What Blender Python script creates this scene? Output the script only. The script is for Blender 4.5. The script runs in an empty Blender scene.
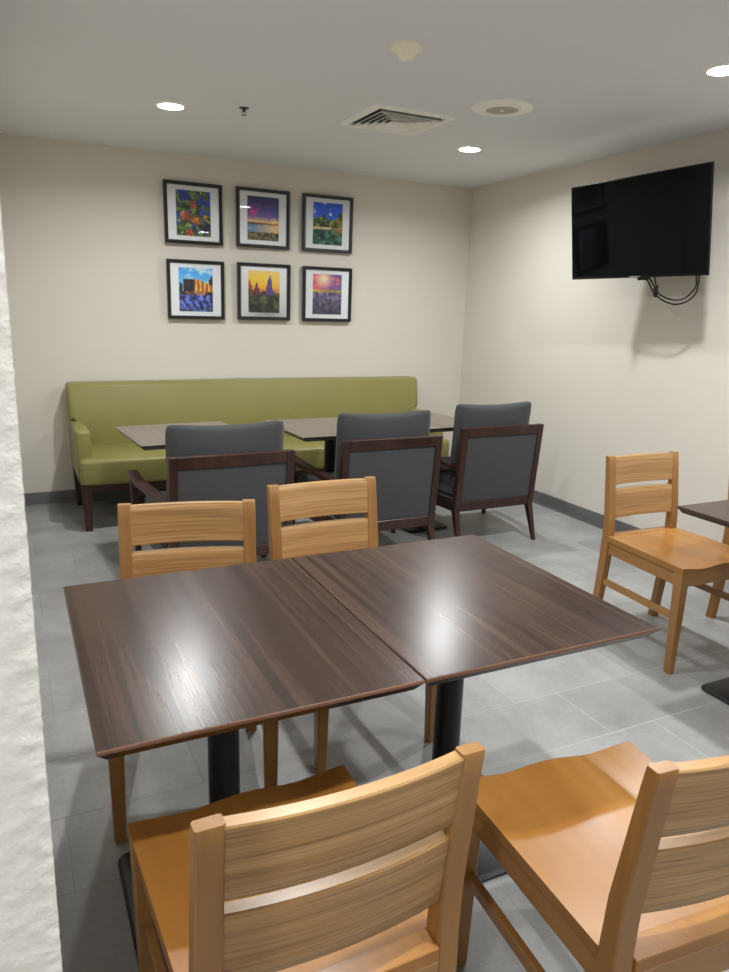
import bpy, bmesh, math, random
from mathutils import Vector, Matrix, noise
random.seed(7)
sc = bpy.context.scene
col = sc.collection
D2R = math.radians

# ------------------------------------------------------------------ camera
CAM_F, CAM_YAW, CAM_PITCH, CAM_ROLL, CAM_H = 723.29, 0.4558, 0.2415, 0.0305, 1.4779
cy, sy, cp, sp = math.cos(CAM_YAW), math.sin(CAM_YAW), math.cos(CAM_PITCH), math.sin(CAM_PITCH)
fw = Vector((sy*cp, cy*cp, -sp)); rt = Vector((cy, -sy, 0)); up = rt.cross(fw)
r2 = rt*math.cos(CAM_ROLL) + up*math.sin(CAM_ROLL)
u2 = -rt*math.sin(CAM_ROLL) + up*math.cos(CAM_ROLL)
cam_data = bpy.data.cameras.new('camera')
cam = bpy.data.objects.new('camera', cam_data); col.objects.link(cam)
cam.matrix_world = Matrix(((r2.x, u2.x, -fw.x, 0), (r2.y, u2.y, -fw.y, 0), (r2.z, u2.z, -fw.z, CAM_H), (0, 0, 0, 1)))
cam_data.sensor_fit = 'VERTICAL'; cam_data.sensor_height = 36; cam_data.sensor_width = 27
cam_data.lens = CAM_F/972*36
cam_data.clip_start = 0.02
cam_data.dof.use_dof = True; cam_data.dof.focus_distance = 1.7; cam_data.dof.aperture_fstop = 20
sc.camera = cam

# ------------------------------------------------------------------ world, exposure, light level
world = bpy.data.worlds.new('world'); sc.world = world; world.use_nodes = True
world.node_tree.nodes['Background'].inputs[0].default_value = (0.9, 0.95, 1, 1)
world.node_tree.nodes['Background'].inputs[1].default_value = 0.02
sc.view_settings.view_transform = 'Standard'; sc.view_settings.look = 'None'
sc.view_settings.gamma = 1; sc.view_settings.use_curve_mapping = False
sc.view_settings.exposure = 0.78
sc.cycles.use_denoising = True
sc.cycles.sample_clamp_indirect = 25.0
sc.cycles.max_bounces = 10; sc.cycles.diffuse_bounces = 6
LAMP = 40.0                       # radiance of a downlight's frosted lens
WATT = 12.0                       # beam of one downlight
LAMP_COL = (0.97, 0.995, 1.0)

W, D, H = 3.708, 5.626, 2.506     # right wall, back wall, ceiling
X0, Y0 = -2.4, -3.0               # the adjoining space the photograph was taken from

# ------------------------------------------------------------------ node helpers
class NT:
    def __init__(s, name):
        s.m = bpy.data.materials.new(name); s.m.use_nodes = True
        s.t = s.m.node_tree; s.p = s.t.nodes['Principled BSDF']; s.out = s.t.nodes['Material Output']
    def n(s, typ, **kw):
        nd = s.t.nodes.new(typ)
        for k, v in kw.items(): setattr(nd, k, v)
        return nd
    def l(s, a, b): s.t.links.new(a, b)
    def val(s, sock, v):
        if hasattr(v, 'is_linked') or isinstance(v, bpy.types.NodeSocket): s.l(v, sock)
        else: sock.default_value = v
    def math(s, op, a, b=0.0, c=None):
        nd = s.n('ShaderNodeMath', operation=op)
        s.val(nd.inputs[0], a); s.val(nd.inputs[1], b)
        if c is not None: s.val(nd.inputs[2], c)
        return nd.outputs[0]
    def coord(s, which='Object'):
        return s.n('ShaderNodeTexCoord').outputs[which]
    def mapping(s, vec, scale=(1, 1, 1), loc=(0, 0, 0)):
        nd = s.n('ShaderNodeMapping'); s.l(vec, nd.inputs['Vector'])
        nd.inputs['Scale'].default_value = scale; s.val(nd.inputs['Location'], loc)
        return nd.outputs[0]
    def noise(s, vec, scale=5, detail=4, rough=.5, dist=0):
        nd = s.n('ShaderNodeTexNoise'); s.l(vec, nd.inputs['Vector'])
        nd.inputs['Scale'].default_value = scale; nd.inputs['Detail'].default_value = detail
        nd.inputs['Roughness'].default_value = rough; nd.inputs['Distortion'].default_value = dist
        return nd.outputs['Fac']
    def ramp(s, fac, stops):
        nd = s.n('ShaderNodeValToRGB'); s.l(fac, nd.inputs[0])
        el = nd.color_ramp.elements
        while len(el) < len(stops): el.new(0.5)
        for e, (p, c) in zip(el, stops): e.position = p; e.color = (*c, 1)
        return nd.outputs[0]
    def mix(s, fac, a, b, blend='MIX'):
        nd = s.n('ShaderNodeMix', data_type='RGBA', blend_type=blend)
        s.val(nd.inputs[0], fac)
        for sk, v in ((nd.inputs[6], a), (nd.inputs[7], b)):
            if isinstance(v, tuple): sk.default_value = (*v, 1) if len(v) == 3 else v
            else: s.l(v, sk)
        return nd.outputs[2]
    def bump(s, h, strength=.2, dist=.002):
        nd = s.n('ShaderNodeBump'); s.l(h, nd.inputs['Height'])
        nd.inputs['Strength'].default_value = strength; nd.inputs['Distance'].default_value = dist
        s.l(nd.outputs[0], s.p.inputs['Normal']); return nd
    def base(s, c):
        if isinstance(c, tuple): s.p.inputs['Base Color'].default_value = (*c, 1)
        else: s.l(c, s.p.inputs['Base Color'])
    def rough(s, r): s.val(s.p.inputs['Roughness'], r)
    def rand_offset(s, vec):
        r = s.n('ShaderNodeObjectInfo').outputs['Random']
        c = s.n('ShaderNodeCombineXYZ')
        s.l(s.math('MULTIPLY', r, 17.3), c.inputs[0]); s.l(s.math('MULTIPLY', r, 41.7), c.inputs[1]); s.l(s.math('MULTIPLY', r, 29.1), c.inputs[2])
        a = s.n('ShaderNodeVectorMath', operation='ADD'); s.l(vec, a.inputs[0]); s.l(c.outputs[0], a.inputs[1])
        return a.outputs[0]

def srgb(r, g, b):
    f = lambda c: (c/255/12.92) if c/255 <= .04045 else ((c/255+.055)/1.055)**2.4
    return (f(r), f(g), f(b))

def plain(name, c, rough=.5, metal=0., bumpscale=0, bumpstr=.1, spec=.5, coat=0):
    t = NT(name); v = t.coord()
    n = t.noise(v, 9, 3)
    t.base(t.mix(n, tuple(x*.93 for x in c), tuple(min(1, x*1.06) for x in c)))
    t.rough(rough); t.p.inputs['Metallic'].default_value = metal
    t.p.inputs['Specular IOR Level'].default_value = spec
    t.p.inputs['Coat Weight'].default_value = coat
    if bumpscale: t.bump(t.noise(v, bumpscale, 3), bumpstr, .001)
    return t.m

M = {}
def make_wood(name, dark, mid, light, axis, fine=1.0, rough=.36, pores=.0, spec=.5, bstr=.06, flat=None, wb=.26):
    t = NT(name); v = t.rand_offset(t.coord())
    sc1 = [26*fine]*3; sc1[axis] = .7
    sc2 = [150*fine]*3; sc2[axis] = 2.0
    sc3 = [300]*3; sc3[axis] = 3.0
    if flat is not None: sc1[flat] *= .25; sc2[flat] = 24; sc3[flat] = 24
    a = t.noise(t.mapping(v, tuple(sc1)), 1, 3, .5, .5)
    b = t.noise(t.mapping(v, tuple(sc2)), 1, 2, .5, .1)
    c = t.noise(v, 4, 2)
    f = t.math('ADD', t.math('MULTIPLY', a, .88-wb), t.math('ADD', t.math('MULTIPLY', b, wb), t.math('MULTIPLY', c, .12)))
    colr = t.ramp(f, [(.36, dark), (.5, mid), (.64, light)])
    if pores:
        pz = t.noise(t.mapping(v, tuple(sc3)), 1, 1, .4)
        mask = t.ramp(pz, [(.30, (1, 1, 1)), (.44, (0, 0, 0))])
        colr = t.mix(t.math('MULTIPLY', mask, pores), colr, tuple(x*.55 for x in dark))
    t.base(colr); t.rough(t.math('ADD', rough-bstr*.5, t.math('MULTIPLY', b, bstr)))
    t.p.inputs['Specular IOR Level'].default_value = spec
    if bstr: t.bump(b, bstr, .0006)
    return t.m

OAK = (srgb(150, 111, 66), srgb(174, 134, 85), srgb(192, 153, 104))
for i, ax in enumerate('xyz'):
    M['slat_'+ax] = make_wood('oak_'+ax, *OAK, i, 1.5, .31, .6, flat=1 if ax != 'y' else None, wb=.42)
HON = (srgb(143, 100, 53), srgb(154, 111, 62), srgb(166, 123, 73))
for i, ax in enumerate('xyz'):
    M['honey_'+ax] = make_wood('honey_beech_'+ax, *HON, i, .35, .33, 0)
M['seat'] = make_wood('honey_seat', srgb(148, 98, 44), srgb(159, 109, 51), srgb(172, 122, 62), 1, .22, .31, 0, .4, .015)
WAL = (srgb(42, 28, 22), srgb(60, 42, 34), srgb(78, 56, 45))
M['walnut'] = make_wood('walnut_laminate', *WAL, 1, 1.5, .255, .10, .42, .0, wb=.2)
M['walnut_edge'] = make_wood('walnut_edge', srgb(88, 62, 48), srgb(108, 78, 62), srgb(126, 94, 78), 0, 1.2, .3)  # edge brown with some of the front lip's highlight put into the colour
M['grey_top'] = make_wood('grey_brown_laminate', srgb(92, 82, 72), srgb(106, 96, 86), srgb(118, 108, 97), 1, 1.2, .3)
DKW = (srgb(36, 20, 16), srgb(52, 30, 24), srgb(66, 40, 31))
for i, ax in enumerate('xyz'):
    M['mahog_'+ax] = make_wood('dark_mahogany_'+ax, *DKW, i, .9, .34)
M['black_metal'] = plain('black_powder_coat', srgb(17, 19, 22), .38, 0, 260, .12)
M['black_plastic'] = plain('black_plastic', srgb(15, 15, 17), .4, spec=.3)
M['rubber'] = plain('dark_rubber', srgb(60, 44, 30), .6)
M['frame_black'] = plain('black_frame_lacquer', srgb(27, 25, 24), .3)
M['mat_board'] = plain('mat_board', srgb(248, 251, 253), .8)
M['white_paint'] = plain('white_enamel', srgb(248, 247, 240), .45)
M['cream_plastic'] = plain('cream_plastic', srgb(250, 245, 220), .4)
M['grille'] = plain('speaker_mesh_grey', srgb(176, 172, 160), .6, 0, 900, .6)
M['duct'] = plain('duct_dark', srgb(40, 40, 40), .8)
M['sprink'] = plain('bronze_metal', srgb(88, 80, 70), .35, .8)
M['steel'] = plain('brushed_steel', srgb(200, 200, 200), .3, 1.0)

t = NT('tv_screen'); t.base((.0025, .0028, .0035)); t.rough(.09); t.p.inputs['Specular IOR Level'].default_value = .1
M['screen'] = t.m
sm = t.noise(t.coord(), 3, 2); t.rough(t.math('ADD', .03, t.math('MULTIPLY', sm, .03)))

def make_lens():
    t = NT('downlight_lens'); t.base((.9, .9, .9))
    t.p.inputs['Emission Color'].default_value = (*LAMP_COL, 1)
    t.p.inputs['Emission Strength'].default_value = LAMP
    return t.m
M['lens'] = make_lens()

def make_plaster(name, c, s1, s2, strength, dist, rough=.75, var=.04):
    t = NT(name); v = t.coord()
    a = t.noise(v, s1, 4, .55); b = t.noise(v, s2, 3, .5); big = t.noise(v, 1.2, 2)
    t.base(t.mix(big, tuple(x*(1-var) for x in c), tuple(min(1, x*(1+var)) for x in c)))
    t.rough(rough)
    t.bump(t.math('ADD', a, t.math('MULTIPLY', b, .6)), strength, dist)
    return t.m
M['wall'] = make_plaster('beige_textured_wall', srgb(216, 210, 200), 60, 170, .25, .003, .62, .015)
M['ceiling'] = make_plaster('ceiling_paint', srgb(225, 227, 229), 70, 190, .35, .003, .85, .02)
M['near_wall'] = make_plaster('white_knockdown_wall', srgb(238, 234, 227), 150, 380, .3, .002, .7, .01)
M['cove_base'] = plain('grey_vinyl_base', srgb(98, 98, 98), .4)

def make_tile():
    t = NT('grey_floor_tile'); v = t.coord()
    sx = t.n('ShaderNodeSeparateXYZ'); t.l(v, sx.inputs[0]); x, y = sx.outputs[0], sx.outputs[1]
    ty = t.math('DIVIDE', t.math('SUBTRACT', y, 2.009), .305)
    row = t.math('FLOOR', ty); fy = t.math('SUBTRACT', ty, row)
    xs = t.math('ADD', t.math('SUBTRACT', x, 1.871), t.math('MULTIPLY', t.math('ADD', row, 1.0), .2033))
    tx = t.math('DIVIDE', xs, .61); cx = t.math('FLOOR', tx); fx = t.math('SUBTRACT', tx, cx)
    ex = t.math('MULTIPLY', t.math('MINIMUM', fx, t.math('SUBTRACT', 1.0, fx)), .61)
    ey = t.math('MULTIPLY', t.math('MINIMUM', fy, t.math('SUBTRACT', 1.0, fy)), .305)
    e = t.math('MINIMUM', ex, ey)
    grout = t.math('LESS_THAN', e, .0014)
    wn = t.n('ShaderNodeTexWhiteNoise', noise_dimensions='2D')
    cb = t.n('ShaderNodeCombineXYZ'); t.l(row, cb.inputs[0]); t.l(cx, cb.inputs[1]); t.l(cb.outputs[0], wn.inputs['Vector'])
    big = t.noise(v, 3.2, 5, .6); fine = t.noise(v, 55, 4, .6)
    f = t.math('ADD', t.math('MULTIPLY', big, .6), t.math('ADD', t.math('MULTIPLY', fine, .25), t.math('MULTIPLY', wn.outputs[0], .15)))
    c = t.ramp(f, [(.32, srgb(128, 128, 127)), (.5, srgb(146, 146, 145)), (.68, srgb(163, 163, 162))])
    grout_tone = t.math('MULTIPLY', t.math('SUBTRACT', x, .5), .7); grout_tone.node.use_clamp = True  # grout tone runs from dark at low x to light at high x
    t.base(t.mix(grout, c, t.mix(grout_tone, srgb(122, 121, 119), srgb(182, 181, 178))))
    t.rough(t.math('ADD', .36, t.math('MULTIPLY', fine, .14)))
    h = t.math('MINIMUM', t.math('DIVIDE', e, .003), 1.0)
    t.bump(t.math('ADD', h, t.math('MULTIPLY', fine, .15)), .25, .001)
    return t.m
M['tile'] = make_tile()

def make_vinyl():
    t = NT('olive_green_vinyl'); v = t.coord()
    n = t.noise(v, 3, 3); vo = t.n('ShaderNodeTexVoronoi'); t.l(v, vo.inputs['Vector']); vo.inputs['Scale'].default_value = 420
    t.base(t.mix(n, srgb(126, 121, 65), srgb(138, 133, 76))); t.rough(.42)
    t.bump(vo.outputs['Distance'], .18, .0006); return t.m
M['vinyl'] = make_vinyl()

def make_fabric(name, c1, c2):
    t = NT(name); v = t.coord()
    wx = t.n('ShaderNodeTexWave', bands_direction='X'); t.l(v, wx.inputs['Vector']); wx.inputs['Scale'].default_value = 160; wx.inputs['Distortion'].default_value = 2
    wz = t.n('ShaderNodeTexWave', bands_direction='Z'); t.l(v, wz.inputs['Vector']); wz.inputs['Scale'].default_value = 160; wz.inputs['Distortion'].default_value = 2
    n = t.noise(v, 130, 3, .7)
    f = t.math('ADD', t.math('MULTIPLY', n, .6), t.math('MULTIPLY', t.math('ADD', wx.outputs[1], wz.outputs[1]), .2))
    t.base(t.ramp(f, [(.25, c1), (.75, c2)])); t.rough(.95)
    t.p.inputs['Sheen Weight'].default_value = .15
    t.bump(f, .4, .001); return t.m
M['fabric'] = make_fabric('charcoal_upholstery', srgb(50, 50, 52), srgb(73, 73, 75))

def make_glass():
    t = NT('picture_glass')
    tr = t.n('ShaderNodeBsdfTransparent'); gl = t.n('ShaderNodeBsdfGlossy'); gl.inputs['Roughness'].default_value = .02
    fr = t.n('ShaderNodeFresnel'); fr.inputs[0].default_value = 1.34
    mx = t.n('ShaderNodeMixShader'); t.l(fr.outputs[0], mx.inputs[0]); t.l(tr.outputs[0], mx.inputs[1]); t.l(gl.outputs[0], mx.inputs[2])
    t.l(mx.outputs[0], t.out.inputs['Surface']); return t.m
M['glass'] = make_glass()
t = NT('print_ink'); at = t.n('ShaderNodeVertexColor', layer_name='ink'); t.l(at.outputs[0], t.p.inputs['Base Color']); t.rough(.6); M['print'] = t.m

# ------------------------------------------------------------------ mesh helpers
def finish(name, bm, mat, parent=None, smooth=True, angle=35):
    bmesh.ops.recalc_face_normals(bm, faces=bm.faces)
    me = bpy.data.meshes.new(name); bm.to_mesh(me); bm.free()
    for m in (mat if isinstance(mat, list) else [mat]): me.materials.append(m)
    if smooth:
        for p in me.polygons: p.use_smooth = True
        me.set_sharp_from_angle(angle=D2R(angle))
    o = bpy.data.objects.new(name, me); col.objects.link(o)
    if parent: o.parent = parent
    return o

def box(bm, x0, x1, y0, y1, z0, z1, bev=0, seg=2):
    vs = [bm.verts.new((x, y, z)) for x in (x0, x1) for y in (y0, y1) for z in (z0, z1)]
    fs = [bm.faces.new([vs[i] for i in f]) for f in ((0, 1, 3, 2), (4, 6, 7, 5), (0, 4, 5, 1), (2, 3, 7, 6), (0, 2, 6, 4), (1, 5, 7, 3))]
    if bev:
        es = {e for f in fs for e in f.edges}
        bmesh.ops.bevel(bm, geom=list(es), offset=bev, segments=seg, affect='EDGES', profile=.5)
    return bm

def prism(bm, outline, axis, a0, a1, bev=0, seg=2):
    """extrude a closed 2-D outline along axis (0=x: outline is (y,z); 1=y: (x,z); 2=z: (x,y))"""
    def P(u, v, a):
        return ((a, u, v), (u, a, v), (u, v, a))[axis]
    A = [bm.verts.new(P(u, v, a0)) for u, v in outline]; B = [bm.verts.new(P(u, v, a1)) for u, v in outline]
    n = len(A); fs = [bm.faces.new(A[::-1]), bm.faces.new(B)]
    for i in range(n): fs.append(bm.faces.new((A[i], A[(i+1) % n], B[(i+1) % n], B[i])))
    if bev:
        es = {e for f in fs for e in f.edges}
        bmesh.ops.bevel(bm, geom=list(es), offset=bev, segments=seg, affect='EDGES', profile=.5)
    return bm

def loft(bm, rings, close=True):
    """join successive vertex rings (equal length) and cap both ends"""
    R = [[bm.verts.new(p) for p in r] for r in rings]
    n = len(R[0])
    for a, b in zip(R, R[1:]):
        for i in range(n): bm.faces.new((a[i], a[(i+1) % n], b[(i+1) % n], b[i]))
    if close: bm.faces.new(R[0][::-1]); bm.faces.new(R[-1])
    return bm

def rect_ring(cx, cy_, z, w, d, ch=.004):
    hw, hd = w/2, d/2
    return [(cx-hw+ch, cy_-hd, z), (cx+hw-ch, cy_-hd, z), (cx+hw, cy_-hd+ch, z), (cx+hw, cy_+hd-ch, z),
            (cx+hw-ch, cy_+hd, z), (cx-hw+ch, cy_+hd, z), (cx-hw, cy_+hd-ch, z), (cx-hw, cy_-hd+ch, z)]

def lathe(bm, prof, n=40, c=(0, 0, 0)):
    """prof: (radius, z) list; closed at ends when radius is 0"""
    rings = []
    for r, z in prof:
        if r == 0: rings.append([bm.verts.new((c[0], c[1], c[2]+z))])
        else: rings.append([bm.verts.new((c[0]+r*math.cos(2*math.pi*i/n), c[1]+r*math.sin(2*math.pi*i/n), c[2]+z)) for i in range(n)])
    for a, b in zip(rings, rings[1:]):
        for i in range(n):
            j = (i+1) % n
            if len(a) == 1: bm.faces.new((a[0], b[i], b[j]))
            elif len(b) == 1: bm.faces.new((a[i], a[j], b[0]))
            else: bm.faces.new((a[i], a[j], b[j], b[i]))
    return bm

def smooth_path(pts, n=8):
    P = [Vector(p) for p in pts]; out = []
    for i in range(len(P)-1):
        p0, p1, p2, p3 = P[max(i-1, 0)], P[i], P[i+1], P[min(i+2, len(P)-1)]
        for k in range(n):
            s = k/n
            out.append(.5*((2*p1)+(-p0+p2)*s+(2*p0-5*p1+4*p2-p3)*s*s+(-p0+3*p1-3*p2+p3)*s**3))
    out.append(P[-1]); return out

def tube(bm, pts, r, n=8):
    rings = []
    for i, p in enumerate(pts):
        d = (pts[min(i+1, len(pts)-1)]-pts[max(i-1, 0)]).normalized()
        a = d.orthogonal().normalized() if i == 0 else (prev - d*prev.dot(d)).normalized()
        prev = a; b = d.cross(a)
        rings.append([tuple(p+a*r*math.cos(2*math.pi*k/n)+b*r*math.sin(2*math.pi*k/n)) for k in range(n)])
    return loft(bm, rings)

def cushion(bm, w, d, h, puff=.02, ears=.0, n=14, e=.06):
    """soft block centred on origin: w along x, d along y (thickness), h along z, pillowed on the y faces"""
    xs = [-1+2*i/n for i in range(n+1)]
    def prof(u): return max(0.0, 1-abs(u)**4)**.5
    def pt(u, v, s):
        k = prof(u)*prof(v)
        x = u*w/2*(1-.025*(1-v*v))*(1-.045*abs(v)**8); z = v*h/2*(1-ears*(1-u*u)-.045*abs(u)**12 if v > 0 else 1)
        y = s*(d/2-puff*(1-(1-u*u)*(1-v*v)))*(.06+.94*k)
        return (x, y, z)
    g = {}
    for s in (-1, 1):
        for i, u in enumerate(xs):
            for j, v in enumerate(xs):
                g[s, i, j] = bm.verts.new(pt(u, v, s))
        for i in range(n):
            for j in range(n): bm.faces.new((g[s, i, j], g[s, i+1, j], g[s, i+1, j+1], g[s, i, j+1]))
    rim = [(i, 0) for i in range(n)]+[(n, j) for j in range(n)]+[(i, n) for i in range(n, 0, -1)]+[(0, j) for j in range(n, 0, -1)]
    for k in range(len(rim)):
        a, b = rim[k], rim[(k+1) % len(rim)]
        bm.faces.new((g[-1, a[0], a[1]], g[-1, b[0], b[1]], g[1, b[0], b[1]], g[1, a[0], a[1]]))
    return bm

# ------------------------------------------------------------------ scene helpers
def thing(name, label, cat, loc=(0, 0, 0), rz=0, group=None):
    o = bpy.data.objects.new(name, None); col.objects.link(o)
    o.empty_display_size = .1
    o.location = loc; o.rotation_euler = (0, 0, rz); o['label'] = label; o['category'] = cat
    if group: o['group'] = group
    return o
def kids(o): return [c for c in col.objects if c.parent == o]
def dup(root, loc, rz, label):
    r = root.copy(); col.objects.link(r); r.location = loc; r.rotation_euler = (0, 0, rz); r['label'] = label
    for ch in kids(root):
        c = ch.copy(); col.objects.link(c); c.parent = r
        for g in kids(ch):
            d = g.copy(); col.objects.link(d); d.parent = c
    return r
def struct(name, bm, mat, smooth=False):
    o = finish(name, bm, mat, None, smooth); o['kind'] = 'structure'; return o
def bx(*a, **k): return box(bmesh.new(), *a, **k)

# ------------------------------------------------------------------ the room
struct('floor', bx(X0, W+.12, Y0, D+.12, -.1, 0), M['tile'])
struct('ceiling', bx(X0, W+.12, Y0, D+.12, H, H+.1), M['ceiling'])
struct('wall_back', bx(-.2, W+.12, D, D+.12, 0, H), M['wall'])
struct('wall_right', bx(W, W+.12, Y0, D, 0, H), M['wall'])
struct('wall_left', bx(-.2, -.08, .54, D, 0, H), M['wall'])
struct('wall_rear', bx(X0, W, Y0-.12, Y0, 0, H), M['wall'])
struct('wall_outer', bx(X0-.12, X0, Y0-.12, .54, 0, H), M['wall'])
def near_wall():
    bm = bmesh.new()
    xs = [-.3+i*.0025 for i in range(121)]; xs[-1] = 0.0
    zs = [0]+[.85+i*.0028 for i in range(300)]+[H]
    def dy(x, z):
        p = Vector((x*75, 1.3, z*105)); q = Vector((x*30, 4.1, z*30))
        a = noise.noise(p); a = max(-.2, min(.35, a))
        return -.0010*a-.0003*noise.noise(q)-.0004*noise.noise(Vector((x*190, 7.7, z*230)))
    V = []
    for i, x in enumerate(xs):
        edge = max(0, (x+.012)/.012)
        V.append([bm.verts.new((x+.004*(z-1.15)*(x > -.03)+(.0005*noise.noise(Vector((9, 2, z*190))) if x > -.012 else 0), .42+dy(x, z)+.002*edge**2, z)) for z in zs])
    for i in range(len(xs)-1):
        for j in range(len(zs)-1): bm.faces.new((V[i][j], V[i+1][j], V[i+1][j+1], V[i][j+1]))
    box(bm, X0, -.3, .42, .54, 0, H)
    box(bm, -.3, -.006, .4275, .54, 0, H)
    return bm
struct('wall_near', near_wall(), M['near_wall'], True)
def cove(p0, p1, nrm, name):
    """wall base of constant section: 0.1 m tall with a rounded top"""
    bm = bmesh.new(); d = Vector((nrm[0], nrm[1], 0))
    prof = [(0, 0), (.014, 0), (.009, .008), (.007, .02), (.007, .094), (.005, .099), (0, .1)]
    loft(bm, [[tuple(Vector(p)+d*a+Vector((0, 0, z))) for a, z in prof] for p in (p0, p1)])
    return struct(name, bm, M['cove_base'], True)
cove((-.08, D, 0), (W, D, 0), (0, -1), 'baseboard_back')
cove((W, D-.014, 0), (W, Y0, 0), (-1, 0), 'baseboard_right')
cove((-.08, .54, 0), (-.08, D-.014, 0), (1, 0), 'baseboard_left')

# ------------------------------------------------------------------ ceiling fittings
def downlight(x, y, label, power=1.0):
    t = thing('ceiling_light', label, 'light', (x, y, H), 0, 'recessed ceiling downlights')
    bm = bmesh.new(); lathe(bm, [(.066, -.001), (.067, -.006), (.085, -.006), (.09, -.003), (.091, 0)])
    finish('trim_ring', bm, M['white_paint'], t)
    bm = bmesh.new(); lathe(bm, [(0, -.0035), (.066, -.0035), (.066, -.001), (0, -.001)])
    finish('lens', bm, M['lens'], t)
    ld = bpy.data.lights.new('downlight_beam', 'AREA'); ld.shape = 'DISK'; ld.size = .085
    ld.energy = WATT*power; ld.color = LAMP_COL; ld.spread = D2R(160)
    lo = bpy.data.objects.new('downlight_beam', ld); col.objects.link(lo); lo.parent = t; lo.location = (0, 0, -.008)
    return t
downlight(.886, 4.325, 'glowing round recessed downlight in ceiling beside the small fire sprinkler')
downlight(2.81, 4.325, 'glowing round recessed downlight in ceiling nearest the corner beyond the speaker')
downlight(2.83, 2.42, 'glowing round recessed downlight in ceiling above the television, cut by frame edge')
downlight(.886, 2.30, 'glowing recessed downlight over the back chairs of the walnut table')
downlight(2.81, .5, 'glowing recessed downlight near the right wall level with the near chairs')
downlight(.886, .5, 'glowing recessed downlight over the nearest wooden chairs')
downlight(-.5, -.25, 'added unseen downlight behind the viewer raking the white wall', 0.95)  # lamp added out of view to brighten and rake the near wall
downlight(2.4, -1.4, 'added unseen downlight behind the viewer by the right wall')  # extra unseen lamp added behind the camera for light from the rear

sp_ = thing('fire_sprinkler', 'small dark metal fire sprinkler head hanging from ceiling beside a downlight', 'sprinkler', (1.242, 4.153, H))
sp_.scale = (.8, .8, .75)
bm = bmesh.new(); lathe(bm, [(0, -.006), (.03, -.006), (.036, -.001), (.036, 0), (0, 0)], 28); finish('escutcheon', bm, M['sprink'], sp_)
bm = bmesh.new(); lathe(bm, [(.011, -.005), (.011, -.02), (.006, -.024), (.005, -.03)], 16)
for s in (-1, 1): tube(bm, smooth_path([(s*.008, 0, -.018), (s*.013, 0, -.03), (s*.009, 0, -.041), (0, 0, -.047)], 4), .0022, 6)
finish('body', bm, M['sprink'], sp_)
bm = bmesh.new(); lathe(bm, [(0, -.047), (.016, -.048), (.016, -.050), (0, -.050)], 20); finish('deflector', bm, M['sprink'], sp_)

sd = thing('smoke_detector', 'cream round smoke detector on ceiling nearest the viewer', 'smoke detector', (1.535, 2.866, H))
bm = bmesh.new(); lathe(bm, [(0, 0), (.062, 0), (.063, -.012), (.058, -.018), (0, -.018)]); finish('base', bm, M['cream_plastic'], sd)
bm = bmesh.new(); lathe(bm, [(.050, -.018), (.046, -.026), (.034, -.028), (.032, -.044), (.026, -.049), (0, -.050)]); finish('sensor_cap', bm, M['cream_plastic'], sd)

spk = thing('ceiling_speaker', 'round white ceiling speaker with raised inner ring and grey grille', 'speaker', (2.40, 3.41, H))
bm = bmesh.new(); lathe(bm, [(.16, 0), (.158, -.005), (.145, -.008), (.10, -.009), (.097, -.016), (.088, -.016), (.085, -.008)]); finish('rim', bm, M['white_paint'], spk)
bm = bmesh.new(); lathe(bm, [(.086, -.009), (.05, -.013), (0, -.015)]); gr = finish('grille', bm, M['grille'], spk)
bm = bmesh.new(); lathe(bm, [(.012, -.014), (.011, -.0165), (0, -.0175)], 20); finish('badge', bm, M['white_paint'], gr)

av = thing('air_vent', 'square white louvred air vent in ceiling with concentric slats', 'vent', (2.055, 3.93, H))
def ring_sq(bm, a0, z0, a1, z1):
    def sq(a, z): return [bm.verts.new(p) for p in ((-a, -a, z), (a, -a, z), (a, a, z), (-a, a, z))]
    A, B = sq(a0, z0), sq(a1, z1); A2, B2 = sq(a0-.0015, z0-.0015), sq(a1-.0015, z1-.0015)
    for i in range(4):
        j = (i+1) % 4
        bm.faces.new((A[i], A[j], B[j], B[i])); bm.faces.new((A2[i], A2[j], B2[j], B2[i])); bm.faces.new((B[i], B[j], B2[j], B2[i]))
bm = bmesh.new()
def sq(a, z): return [bm.verts.new(p) for p in ((-a, -a, z), (a, -a, z), (a, a, z), (-a, a, z))]
rings = [sq(.245, 0), sq(.245, -.008), sq(.205, -.012), sq(.196, -.002)]
for A, B in zip(rings, rings[1:]):
    for i in range(4): bm.faces.new((A[i], A[(i+1) % 4], B[(i+1) % 4], B[i]))
finish('flange', bm, M['white_paint'], av, False)
bm = bmesh.new(); vs = sq(.198, -.0008); bm.faces.new(vs); finish('duct_opening', bm, M['duct'], av, False)
for k in range(5):
    a1 = .194-.035*k
    bm = bmesh.new(); ring_sq(bm, a1-.028, -.002, a1, -.024); finish('louvre', bm, M['white_paint'], av, False)
bm = bmesh.new(); box(bm, -.018, .018, -.018, .018, -.022, -.02); finish('centre_plate', bm, M['white_paint'], av, False)

# ------------------------------------------------------------------ television
tv = thing('television', 'black flat screen television tilted forward on the right wall', 'television', (3.400, 3.365, 1.700))
tv.rotation_euler = (-.005, 0, D2R(2.6))
TVM = Matrix.Translation((3.400, 3.365, 1.700)) @ tv.rotation_euler.to_matrix().to_4x4()
tilt = math.atan2(.078, .556)
def tvpart(name, bm, mat, parent=tv, smooth=True):
    bmesh.ops.rotate(bm, verts=bm.verts, cent=(0, 0, 0), matrix=Matrix.Rotation(-tilt, 3, 'Y'))
    return finish(name, bm, mat, parent, smooth)
HW, TH = .510, .568
bm = bmesh.new(); box(bm, 0, .012, -HW, HW, 0, TH, .002, 2); box(bm, .010, .06, -HW*.72, HW*.72, .05, TH*.72, .015, 2); body = tvpart('casing', bm, M['black_plastic'])
bm = bmesh.new(); box(bm, -.0012, .001, -HW+.006, HW-.006, .014, TH-.006); tvpart('screen', bm, M['screen'], tv, False)
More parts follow.
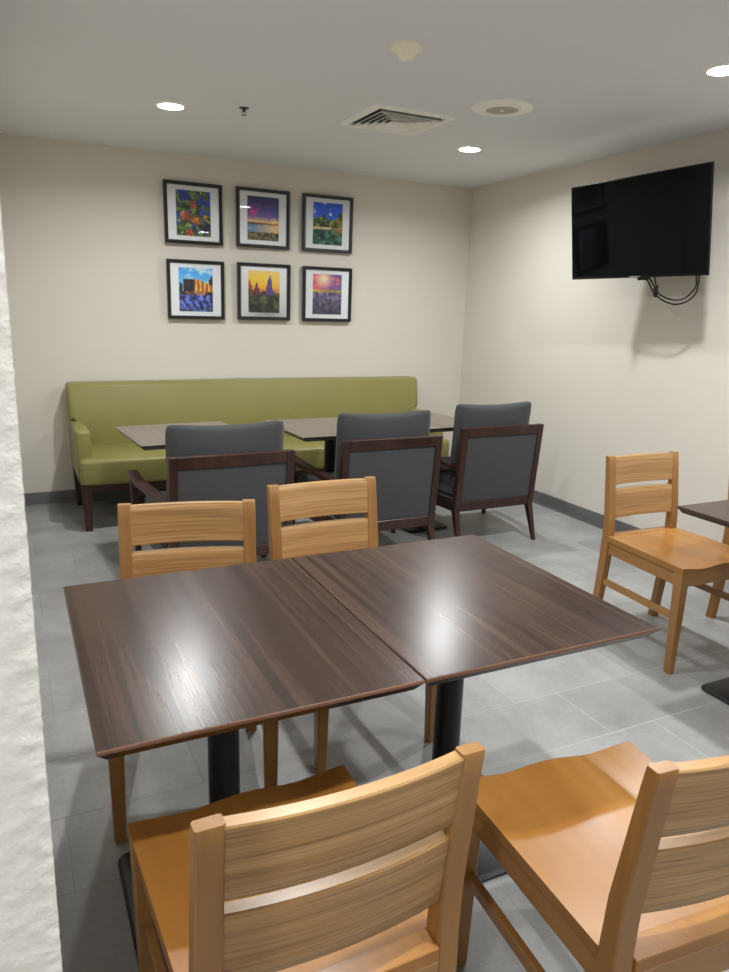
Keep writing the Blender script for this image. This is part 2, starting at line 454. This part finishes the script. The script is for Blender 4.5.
bm = bmesh.new(); box(bm, -.002, 0, -.05, .03, .004, .009, .0008, 1); tvpart('badge', bm, M['steel'], body)
bm = bmesh.new(); box(bm, .006, .03, -.093, -.023, -.016, .001, .003, 1); tvpart('sensor_box', bm, M['black_plastic'])
bm = bmesh.new(); box(bm, 3.42, W-.006, 3.33, 3.41, 1.90, 1.99, .004, 1); box(bm, W-.008, W-.0015, 3.25, 3.49, 1.82, 2.10, .001, 1)
bmesh.ops.transform(bm, verts=bm.verts, matrix=TVM.inverted())
finish('wall_bracket', bm, M['black_metal'], tv)
def cable(name, pts, r, label, group='cables under the television'):
    bm = bmesh.new(); tube(bm, smooth_path(pts, 8), r, 8)
    o = finish(name, bm, M['black_plastic']); o['label'] = label; o['category'] = 'cable'
    if group: o['group'] = group
    return o
cable('looped_cable', [(3.44, 3.34, 1.735), (3.45, 3.295, 1.68), (3.47, 3.24, 1.60), (3.49, 3.14, 1.553), (3.49, 3.05, 1.56), (3.485, 2.98, 1.60), (3.475, 2.955, 1.66), (3.455, 2.945, 1.735)], .0045, 'black cable looping lowest beneath the television')
cable('looped_cable', [(3.44, 3.31, 1.735), (3.45, 3.26, 1.67), (3.455, 3.20, 1.605), (3.47, 3.11, 1.575), (3.47, 3.03, 1.585), (3.465, 2.965, 1.64), (3.465, 2.965, 1.69), (3.46, 2.975, 1.735)], .0045, 'black cable looping just above the lowest cable under the television')
pl = thing('power_plug', 'black plug connector dangling below the television beside the looped cables', 'plug', (3.42, 3.20, 1.60))
bm = bmesh.new(); box(bm, -.009, .009, -.011, .011, 0, .055, .003, 2); box(bm, -.006, .006, -.008, .008, -.012, .002, .002, 1); finish('plug_body', bm, M['black_plastic'], pl)
bm = bmesh.new(); tube(bm, smooth_path([(0, 0, .05), (-.005, .012, .09), (-.012, .03, .14)], 6), .005, 8); finish('cord', bm, M['black_plastic'], pl)

# ------------------------------------------------------------------ framed pictures
def lerp(a, b, s): return tuple(x+(y-x)*s for x, y in zip(a, b))
def nz(u, v, s, o=0): return noise.noise(Vector((u*s+o, v*s+o*.7, o)))
def grad(v, stops):
    for (a, ca), (b, cb) in zip(stops, stops[1:]):
        if v <= b: return lerp(ca, cb, max(0, min(1, (v-a)/(b-a))))
    return stops[-1][1]
def cl(x): return max(0.0, min(1.0, x))
def fb(u, v, sc_, o=0): return nz(u, v, sc_, o)+.55*nz(u, v, sc_*2.3, o+3)+.3*nz(u, v, sc_*5, o+6)
rr = random.Random(5)
FL = [(rr.random(), rr.random(), .045+.05*rr.random(), (50, 80, 200)) for _ in range(26)]+[(rr.random(), rr.random(), .02+.03*rr.random(), (200, 205, 150)) for _ in range(22)]
FL += [(.26, .46, .12, (225, 90, 55)), (.20, .50, .06, (250, 190, 130)), (.50, .70, .10, (215, 100, 65)), (.58, .36, .13, (235, 120, 60)), (.60, .38, .05, (255, 225, 120)), (.38, .07, .12, (230, 95, 55)), (.78, .75, .11, (45, 75, 185)), (.2, .88, .12, (50, 85, 210)), (.35, .85, .1, (60, 60, 160)), (.75, .55, .09, (60, 90, 215)), (.85, .18, .16, (30, 40, 80)), (.85, .42, .07, (200, 170, 60))]
def art_flowers(u, v):
    c = lerp((22, 40, 20), (125, 155, 55), cl(.5+1.0*fb(u, v, 7, 3)))
    for k, (fx, fy, r, cc) in enumerate(FL):
        d = math.hypot((u-fx)*.8, v-fy)*(1+.5*nz(u, v, 13, k*.7))
        if d < r: c = lerp(lerp(cc, tuple(x*.45 for x in cc), cl(.4+1.3*nz(u, v, 20, k))), c, cl((d/r)**3))
    return c
def art_shore(u, v):
    w = v+.015*fb(u, v, 6, 1)
    if w > .41:
        c = grad(w, [(.41, (245, 200, 120)), (.47, (200, 170, 150)), (.55, (105, 105, 175)), (.68, (70, 75, 150)), (1, (42, 38, 95))])
        k = fb(u*.7, v*1.9, 4, 2)
        c = lerp(c, (205, 75, 125), cl(2.0*k+.25*(u-.3))*cl((w-.45)*5)*cl((.95-w)*3))
        return lerp(c, (255, 225, 150), cl(.9-6*math.hypot(u-.85, (v-.44)*1.4)))
    if w > .365: return lerp((60, 55, 60), (200, 120, 55), u)
    if w > .2: return lerp(lerp((90, 130, 180), (235, 195, 140), cl(u*1.2)), (170, 175, 185), cl(fb(u, v*3, 5, 4)))
    return lerp((38, 40, 28), (165, 150, 105), cl(.45+1.1*fb(u, v*1.6, 9, 8)))
def art_lake(u, v):
    if v > .42:
        tree = .66+.22*fb(u, .3, 3, 5)+.4*max(0, u-.5)
        if v > tree: return lerp((70, 140, 235), (25, 85, 205), v) if fb(u, v, 6, 1) < .55 else (220, 225, 235)
        c = lerp((22, 42, 22), (150, 165, 45), cl(.42+1.1*fb(u, v, 7, 6)))
        if u > .55: c = lerp(c, (205, 125, 55), cl(.1+1.3*fb(u, v, 5, 9)+.5*(u-.6)))
        return c
    if v > .375 and u < .62: return lerp((215, 195, 150), (150, 110, 70), cl(fb(u, v, 9, 2)))
    c = lerp((12, 48, 46), (90, 140, 110), cl(.42+1.0*fb(u, v*2, 5, 4)))
    if u > .62: c = lerp(c, (225, 140, 55), cl((v-.2)*4-abs(u-.85)*2))
    return c
def art_barn(u, v):
    if v > .38:
        top = (.74 if u < .46 else .76-.28*(u-.46)) + .012*nz(u, v, 25)
        if u > .14 and .46 < v < top:
            if u < .46: return lerp((22, 24, 40), (70, 62, 66), cl(.4+fb(u, v, 9)))
            return lerp((150, 75, 25), (250, 190, 95), cl(.55+.5*math.sin(u*52)+.5*nz(u, v, 9)))
        if u > .88 and v < .78+.1*fb(u, v, 8): return (35, 45, 45)
        if u < .12 and v < .6+.1*fb(u, v, 8): return (40, 50, 55)
        if v < .47: return lerp((195, 130, 100), (35, 32, 34), cl(.5+1.2*fb(u, v*2, 5, 2)))
        return lerp(lerp((150, 215, 245), (60, 155, 230), (v-.4)*1.6), (225, 240, 248), cl(1.2*fb(u, v*2, 3, 7)))
    c = lerp((25, 32, 80), (125, 145, 235), cl(.5+1.0*fb(u, v, 10, 2)))
    return lerp(c, (40, 60, 45), cl(.6-v*3)*cl(.5+fb(u, v, 9, 5)))
def art_dusk(u, v):
    w = u+.03*fb(u, v, 8, 5)
    if abs(w-.68) < .10*(1-cl((v-.55)/.36))+.01 and .42 < v < .9:
        return lerp((55, 60, 165), (120, 70, 90), cl(.5+1.2*fb(u, v, 12, 3)+.5*(.66-u)*4))
    if abs(w-.28) < .12*(1-cl((v-.45)/.27))+.01 and .42 < v < .74: return lerp((160, 60, 60), (75, 50, 85), cl(.5+1.2*fb(u, v, 12, 7)))
    if abs(w-.06) < .1*(1-cl((v-.5)/.27))+.01 and .42 < v < .78: return lerp((200, 90, 60), (70, 55, 45), cl(.5+fb(u, v, 10, 1)))
    if v > .5+.05*fb(u, .2, 9, 4): return grad(v, [(.5, (215, 130, 55)), (.66, (250, 190, 45)), (.85, (245, 200, 80)), (1, (235, 200, 130))])
    return lerp((30, 42, 40), (105, 115, 62), cl(.35+1.0*fb(u, v, 5, 3)+.5*(v-.3)))
def art_field(u, v):
    if v > .62:
        c = lerp((190, 75, 110), (105, 85, 165), cl(u*1.2-.1))
        c = lerp(c, (235, 120, 90), cl(1.2*fb(u, v*2, 4, 2)))
        d = math.hypot((u-.38)*1.0, (v-.88)*1.3); return lerp((255, 240, 185), c, cl(d*2.6))
    if v > .55+.02*fb(u, v, 6): return lerp((225, 170, 60), (115, 125, 50), cl(u+.6*fb(u, v*2, 5)))
    c = lerp((52, 50, 78), (150, 128, 165), cl(.45+1.0*fb(u, v, 9, 4)))
    return lerp(c, (34, 36, 52), cl(.75-1.6*v))
def picture(cx, cz, art, label, yaw=0, lean=.8):
    t = thing('framed_picture', label, 'picture', (cx, D-.0135, cz), yaw, 'framed landscape prints on the back wall')
    t.rotation_euler = (D2R(lean), 0, D2R(yaw))
    S = .2125; wd = .024
    bm = bmesh.new()
    prof = [(0, 0), (0, -.028), (.004, -.032), (wd-.004, -.030), (wd, -.024), (wd, 0)]   # inwards, y
    cs = [(-1, -1), (1, -1), (1, 1), (-1, 1)]
    R = [[bm.verts.new((sx*(S-a), y, sz*(S-a))) for a, y in prof] for sx, sz in cs]
    for i in range(4):
        A, B = R[i], R[(i+1) % 4]
        for k in range(len(prof)): bm.faces.new((A[k], A[(k+1) % len(prof)], B[(k+1) % len(prof)], B[k]))
    finish('frame', bm, M['frame_black'], t, True, 25)
    pw, ph = .126, .157
    bm = bmesh.new(); q = S-wd+.002
    o4 = [bm.verts.new((x, -.014, z)) for x, z in ((-q, -q), (q, -q), (q, q), (-q, q))]
    i4 = [bm.verts.new((x, -.014, z)) for x, z in ((-pw, -ph), (pw, -ph), (pw, ph), (-pw, ph))]
    b4 = [bm.verts.new((x, -.011, z)) for x, z in ((-pw-.003, -ph-.003), (pw+.003, -ph-.003), (pw+.003, ph+.003), (-pw-.003, ph+.003))]
    for i in range(4):
        j = (i+1) % 4
        bm.faces.new((o4[i], o4[j], i4[j], i4[i])); bm.faces.new((i4[i], i4[j], b4[j], b4[i]))
    finish('mat_board', bm, M['mat_board'], t, False)
    nx, nzz = 60, 74
    bm = bmesh.new(); lay = bm.loops.layers.color.new('ink')
    G = [[bm.verts.new((-pw-.004+(2*pw+.008)*i/nx, -.0105, -ph-.004+(2*ph+.008)*j/nzz)) for j in range(nzz+1)] for i in range(nx+1)]
    for i in range(nx):
        for j in range(nzz):
            f = bm.faces.new((G[i][j], G[i+1][j], G[i+1][j+1], G[i][j+1]))
            for lp, (a, b) in zip(f.loops, ((i, j), (i+1, j), (i+1, j+1), (i, j+1))):
                c = art(a/nx, b/nzz); lp[lay] = tuple(max(0, min(1, x/232)) for x in c)+(1,)
    finish('print', bm, M['print'], t, False)
    bm = bmesh.new(); box(bm, -S+.02, S-.02, -.020, -.018, -S+.02, S-.02); finish('glass', bm, M['glass'], t, False)
    bm = bmesh.new(); box(bm, -S+.01, S-.01, -.009, .004, -S+.01, S-.01); finish('backing', bm, M['frame_black'], t, False)
    return t
picture(1.287, 2.108, art_flowers, 'black framed print of red and blue wildflowers, top row above banquette', 1.1, -.3)
picture(1.817, 2.112, art_shore, 'black framed print of purple sunset sky over a shore', 1.8, .83)
picture(2.350, 2.113, art_lake, 'black framed print of green lake below trees and blue sky')
picture(1.292, 1.570, art_barn, 'black framed print of orange lit barn behind blue flowers')
picture(1.822, 1.574, art_dusk, 'black framed print of flower spikes against yellow dusk sky')
picture(2.355, 1.573, art_field, 'black framed print of purple flower field under pink sunset')

# ------------------------------------------------------------------ banquette
bq = thing('banquette', 'long olive green vinyl banquette bench against the back wall', 'bench', (1.75, 5.22, 0))
BX = .0
def bpart(name, bm, mat, smooth=True):
    bmesh.ops.translate(bm, verts=bm.verts, vec=(-1.75, -5.22, 0)); return finish(name, bm, mat, bq, smooth, 40)
bm = bmesh.new()
prism(bm, [(.335, .905), (1.62, .91), (3.14, .91), (3.14, .652), (3.05, .652), (3.05, .42), (.425, .42), (.425, .652), (.335, .652)], 1, 5.37, 5.60, .026, 4)
for v in bm.verts:
    if v.co.y < 5.5: v.co.y += (v.co.z-.45)*.12
bpart('backrest', bm, M['vinyl'])
bm = bmesh.new()
prism(bm, [(.35, 4.83), (3.125, 4.83), (3.125, 4.945), (3.037, 4.945), (3.037, 5.40), (.438, 5.40), (.438, 4.945), (.35, 4.945)], 2, .305, .475, .028, 4)
bpart('seat', bm, M['vinyl'])
for x0, x1 in ((.343, .433), (3.042, 3.132)):
    bm = bmesh.new(); box(bm, x0, x1, 4.948, 5.58, .305, .648, .018, 4); bpart('armrest', bm, M['vinyl'])
bm = bmesh.new()
for a in ((.36, 3.115, 4.85, 4.885), (.36, 3.115, 5.54, 5.575)): box(bm, a[0], a[1], a[2], a[3], .262, .306, .003, 1)
for a in ((.36, .395), (3.08, 3.115)): box(bm, a[0], a[1], 4.885, 5.54, .262, .306, .003, 1)
bpart('base_rail', bm, M['mahog_x'])
for x in (.382, 1.75, 3.093):
    for y in (4.866, 5.545):
        bm = bmesh.new(); loft(bm, [rect_ring(x, y, 0, .042, .038), rect_ring(x, y, .306, .068, .05)]); bpart('leg', bm, M['mahog_z'])

# ------------------------------------------------------------------ tables
def table(name, x0, x1, y0, y1, label, top, edge, group, ztop=.745, th=.027, rz=0, bw=.24):
    cx, cy_ = (x0+x1)/2, (y0+y1)/2; hx, hy = (x1-x0)/2, (y1-y0)/2
    t = thing(name, label, 'table', (cx, cy_, 0), D2R(rz), group)
    bm = bmesh.new()
    levels = [(0, ztop), (.003, ztop-.0015), (.0035, ztop-.007), (.001, ztop-.009), (-.013, ztop-th)]
    def rr_(d, z): return [(-hx-d+.003, -hy-d+.003, z), (hx+d-.003, -hy-d+.003, z), (hx+d-.003, hy+d-.003, z), (-hx-d+.003, hy+d-.003, z)]
    R = [[bm.verts.new(p) for p in rr_(d, z)] for d, z in levels]
    f = bm.faces.new(R[0]); f.material_index = 0
    for k, (A, B) in enumerate(zip(R, R[1:])):
        for i in range(4):
            f = bm.faces.new((A[i], A[(i+1) % 4], B[(i+1) % 4], B[i])); f.material_index = 1 if k < 3 and i in (0, 2) else 0
    f = bm.faces.new(R[-1][::-1]); f.material_index = 0
    finish('tabletop', bm, [top, edge], t, False)
    bm = bmesh.new()
    for s in (0, 1):
        a, b = (hx*.6, .03) if s == 0 else (.03, hy*.6)
        box(bm, -a, a, -b, b, ztop-th-.012, ztop-th, .003, 1)
    finish('mounting_bracket', bm, M['black_metal'], t)
    bm = bmesh.new(); lathe(bm, [(0, .014), (.045, .014), (.045, .022), (.038, .026), (.038, ztop-th-.012), (0, ztop-th-.012)], 32)
    finish('column', bm, M['black_metal'], t)
    def rc(w, z, r=.03):
        out = []
        for qx, qy, a0 in ((1, 1, 0), (-1, 1, 90), (-1, -1, 180), (1, -1, 270)):
            for k in range(5):
                a = D2R(a0+k*22.5); out.append((qx*(w-r)+r*math.cos(a), qy*(w-r)+r*math.sin(a), z))
        return out
    bm = bmesh.new(); loft(bm, [rc(bw-.012, 0), rc(bw-.012, .004), rc(bw, .005), rc(bw, .011), rc(bw-.006, .016)])
    finish('base_plate', bm, M['black_metal'], t)
    return t
table('dining_table', .078, .711, 1.142, 1.938, 'walnut dining table on black pedestal, left one of the pushed-together pair', M['walnut'], M['walnut_edge'], 'walnut dining tables')
table('dining_table', .714, 1.368, 1.142, 1.938, 'walnut dining table on black pedestal, right one of the pushed-together pair', M['walnut'], M['walnut_edge'], 'walnut dining tables')
table('dining_table', 2.36, 3.0, 1.175, 1.965, 'walnut dining table before the right wall with only its corner showing', M['walnut'], M['walnut_edge'], 'walnut dining tables')
table('cafe_table', .553, 1.213, 3.851, 4.523, 'grey-brown pedestal table before the left end of the green banquette', M['grey_top'], M['black_plastic'], 'tables along the banquette', rz=4.4, bw=.16)
table('cafe_table', 1.468, 2.12, 3.83, 4.51, 'grey-brown pedestal table before the middle of the green banquette', M['grey_top'], M['black_plastic'], 'tables along the banquette', rz=1.4, bw=.16)
table('cafe_table', 2.195, 2.80, 3.905, 4.55, 'grey-brown pedestal table before the corner end of the green banquette', M['grey_top'], M['black_plastic'], 'tables along the banquette', rz=4.0, bw=.16)

# ------------------------------------------------------------------ wooden dining chairs
POST = [(0, -.272, .034), (.10, -.262, .036), (.22, -.250, .039), (.36, -.239, .043), (.43, -.237, .043), (.49, -.2365, .041), (.58, -.241, .038), (.70, -.257, .033), (.80, -.270, .029), (.843, -.2765, .027), (.847, -.277, .023)]
def post_y(z):
    for (a, ya, da), (b, yb, db) in zip(POST, POST[1:]):
        if a <= z <= b:
            s = (z-a)/(b-a); return ya+(yb-ya)*s, da+(db-da)*s
    return POST[-1][1:]
def dining_chair(label):
    t = thing('dining_chair', label, 'chair', (0, 0, 0), 0, 'honey oak dining chairs')
    # seat: saddled board narrowing to the back, tongue between the posts
    bm = bmesh.new(); nx, ny = 24, 20
    def hwid(y): return .235 + (.217-.235)*max(0, min(1, (.24-y)/.456))
    def ztop(u, v):   # u -1..1 across, v 0 back .. 1 front
        dish = math.exp(-((v-.42)/.38)**2)*(1-abs(u)**3)*.012
        scoop = .010*math.exp(-((abs(u)-.5)/.28)**2)*max(0, (v-.35)/.65)**1.5
        return .478 - dish - scoop
    T, B = [], []
    for j in range(ny+1):
        v = j/ny; y = -.2165+(.24+.2165)*v
        h = hwid(y)
        T.append([bm.verts.new((h*(-1+2*i/nx), y, ztop(-1+2*i/nx, v))) for i in range(nx+1)])
        B.append([bm.verts.new((h*(-1+2*i/nx)*.985, y-.004*v, .450)) for i in range(nx+1)])
    for j in range(ny):
        for i in range(nx):
            bm.faces.new((T[j][i], T[j][i+1], T[j+1][i+1], T[j+1][i])); bm.faces.new((B[j][i], B[j+1][i], B[j+1][i+1], B[j][i+1]))
        bm.faces.new((T[j][0], T[j+1][0], B[j+1][0], B[j][0])); bm.faces.new((T[j][nx], B[j][nx], B[j+1][nx], T[j+1][nx]))
    for i in range(nx):
        bm.faces.new((T[0][i], B[0][i], B[0][i+1], T[0][i+1])); bm.faces.new((T[ny][i], T[ny][i+1], B[ny][i+1], B[ny][i]))
    box(bm, -.1765, .1765, -.262, -.2165, .452, .4772, .0015, 1)
    finish('seat', bm, M['seat'], t, True, 28)
    for s in (-1, 1):
        bm = bmesh.new(); loft(bm, [rect_ring(s*.197, y, z, .04, d, .003) for z, y, d in POST]); finish('back_post', bm, M['honey_z'], t, True, 30)
        bm = bmesh.new(); loft(bm, [rect_ring(s*.211, .219, 0, .028, .028, .005), rect_ring(s*.211, .219, .006, .033, .033, .004), rect_ring(s*.2095, .2155, .45, .046, .046, .003)]); finish('front_leg', bm, M['honey_z'], t, True, 30)
        bm = bmesh.new(); loft(bm, [[(s*x, y, z) for x, z in ((.222, .392), (.200, .392), (.200, .45), (.222, .45))][::s] for y in (.192,)]+[[(s*x, y, z) for x, z in ((.207, .392), (.185, .392), (.185, .45), (.207, .45))][::s] for y in (-.217,)])
        finish('side_apron', bm, M['honey_y'], t, False)
        bm = bmesh.new(); box(bm, s*.208-.009, s*.208+.009, -.245, .20, .235, .265, .002, 1)
        for v in bm.verts: v.co.x -= s*.010*(.2-v.co.y)/.44
        finish('stretcher', bm, M['honey_y'], t)
    bm = bmesh.new(); box(bm, -.187, .187, .212, .234, .392, .45, .002, 1); finish('front_apron', bm, M['honey_x'], t)
    bm = bmesh.new(); box(bm, -.177, .177, -.262, -.240, .385, .452, .002, 1); finish('rear_apron', bm, M['honey_x'], t)
    # two bowed slats
    def slat(z0, z1, name):
        bm = bmesh.new(); n = 16; rings = []
        for i in range(n+1):
            u = -1+2*i/n; x = .178*u; ring = []
            for z, fr in ((z0, 0), (z1, 1)):
                pass
            bow = -.017*(1-u*u)
            def P(z, f): yc, d = post_y(z); return (x, yc+bow+f*.0125, z)
            zz = [z0, z0+.002, z1-.002, z1]
            ring = [P(z0, -.8), P(z0+.003, -1)]+[P(z0+(z1-z0)*k/5, -1) for k in (1, 2, 3, 4)]+[P(z1-.003, -1), P(z1, -.8), P(z1, .8), P(z1-.003, 1)]+[P(z0+(z1-z0)*k/5, 1) for k in (4, 3, 2, 1)]+[P(z0+.003, 1), P(z0, .8)]
            rings.append(ring)
        loft(bm, rings); return finish(name, bm, M['slat_x'], t, True, 40)
    slat(.715, .842, 'back_slat'); slat(.558, .691, 'back_slat')
    return t
def chair_at(fx, fy, deg, label, first=[]):
    """fx, fy: middle of the seat's front edge; deg: heading"""
    a = D2R(deg); loc = (fx+.24*math.sin(a), fy-.24*math.cos(a), 0)
    if not first:
        c = dining_chair(label); c.location = loc; c.rotation_euler = (0, 0, a); first.append(c); return c
    return dup(first[0], loc, a, label)
chair_at(.370, 1.296, .5, 'nearest wooden dining chair seen from behind, pushed under the left walnut table')
chair_at(1.045, 1.130, -4.9, 'wooden dining chair at bottom right, its glossy honey seat half in shade')
chair_at(.378, 1.784, 168.2, 'wooden dining chair turned askew behind the left walnut table')
chair_at(1.022, 1.901, 181.1, 'wooden dining chair facing straight behind the seam of the walnut tables')
chair_at(2.647, 1.930, 178.4, 'wooden dining chair standing clear on grey tile in front of right wall')
chair_at(3.315, 1.790, 180, 'wooden dining chair mostly cut off at the right edge of the photo')

# ------------------------------------------------------------------ upholstered armchairs
def armchair(label):
    t = thing('armchair', label, 'armchair', (0, 0, 0), 0, 'charcoal armchairs facing the banquette')
    zb, zt, tl = .232, .78, .048
    def sh(bm):
        for v in bm.verts: v.co.y -= tl*(v.co.z-zb)/(zt-zb)
        return bm
    bm = bmesh.new(); hw = .3115; sw, rw = .042, .062
    box(bm, -hw, -hw+sw, 0, .042, zb, zt, .003, 1); box(bm, hw-sw, hw, 0, .042, zb, zt, .003, 1)
    box(bm, -hw+sw, hw-sw, .001, .041, zt-rw, zt-.001, .003, 1); box(bm, -hw+sw, hw-sw, .001, .041, zb+.001, zb+rw, .003, 1)
    finish('back_frame', sh(bm), M['mahog_z'], t)
    bm = bmesh.new(); box(bm, -hw+sw-.002, hw-sw+.002, .008, .034, zb+rw-.002, zt-rw+.002, .005, 3); finish('back_panel', sh(bm), M['fabric'], t)
    for s in (-1, 1):
        bm = bmesh.new(); loft(bm, [rect_ring(s*(hw-.012), -.052, 0, .024, .026), rect_ring(s*(hw-.021), .021, zb+.004, .042, .044)]); finish('leg', bm, M['mahog_z'], t, True, 30)
        bm = bmesh.new(); loft(bm, [rect_ring(s*.362, .605, 0, .026, .03), rect_ring(s*.368, .605, .30, .036, .046), rect_ring(s*.372, .605, .556, .04, .05)]); finish('leg', bm, M['mahog_z'], t, True, 30)
        bm = bmesh.new()
        loft(bm, [[(s*x, y, z) for x, z in ((a-.026, z0), (a+.026, z0), (a+.026, z0+.028), (a-.026, z0+.028))] for a, y, z0 in ((.284, .012, .500), (.318, .2, .518), (.368, .45, .541), (.373, .635, .556))])
        finish('armrest', bm, M['mahog_y'], t, True, 30)
        bm = bmesh.new()
        loft(bm, [[(s*x, y, z) for x, z in ((a-.014, .235), (a+.014, .235), (a+.014, .30), (a-.014, .30))] for a, y in ((.296, .01), (.352, .60))])
        finish('side_rail', bm, M['mahog_y'], t, False)
    bm = bmesh.new(); box(bm, -.345, .345, .595, .62, .235, .30, .003, 1); finish('front_rail', bm, M['mahog_x'], t)
    bm = bmesh.new(); prism(bm, [(-.277, .05), (.277, .05), (.333, .60), (-.333, .60)], 2, .286, .30, .002, 1); finish('seat_deck', bm, M['fabric'], t, False)
    bm = bmesh.new(); prism(bm, [(-.268, .05), (.268, .05), (.325, .635), (-.325, .635)], 2, .30, .455, .04, 5)
    for v in bm.verts:
        if v.co.z > .42: v.co.z += .018*max(0, 1-(v.co.x/.32)**2)
    finish('seat_cushion', bm, M['fabric'], t, True, 60)
    bm = bmesh.new(); cushion(bm, .605, .15, .49, .03, .075, 24)
    bmesh.ops.rotate(bm, verts=bm.verts, cent=(0, 0, 0), matrix=Matrix.Rotation(math.atan2(tl, zt-zb), 3, 'X'))
    bmesh.ops.translate(bm, verts=bm.verts, vec=(0, .098, .675))
    finish('back_cushion', bm, M['fabric'], t, True, 80)
    return t
def arm_at(x, y, th, label, first=[]):
    if not first:
        c = armchair(label); c.location = (x, y, 0); c.rotation_euler = (0, 0, th); first.append(c); return c
    return dup(first[0], (x, y, 0), th, label)
arm_at(.930, 3.367, .012, 'charcoal upholstered armchair with dark wood frame behind the askew dining chair')
arm_at(1.889, 3.53, -.004, 'charcoal upholstered armchair with dark wood frame, middle of the row')
arm_at(2.774, 3.718, .013, 'charcoal upholstered armchair with dark wood frame nearest the right wall')
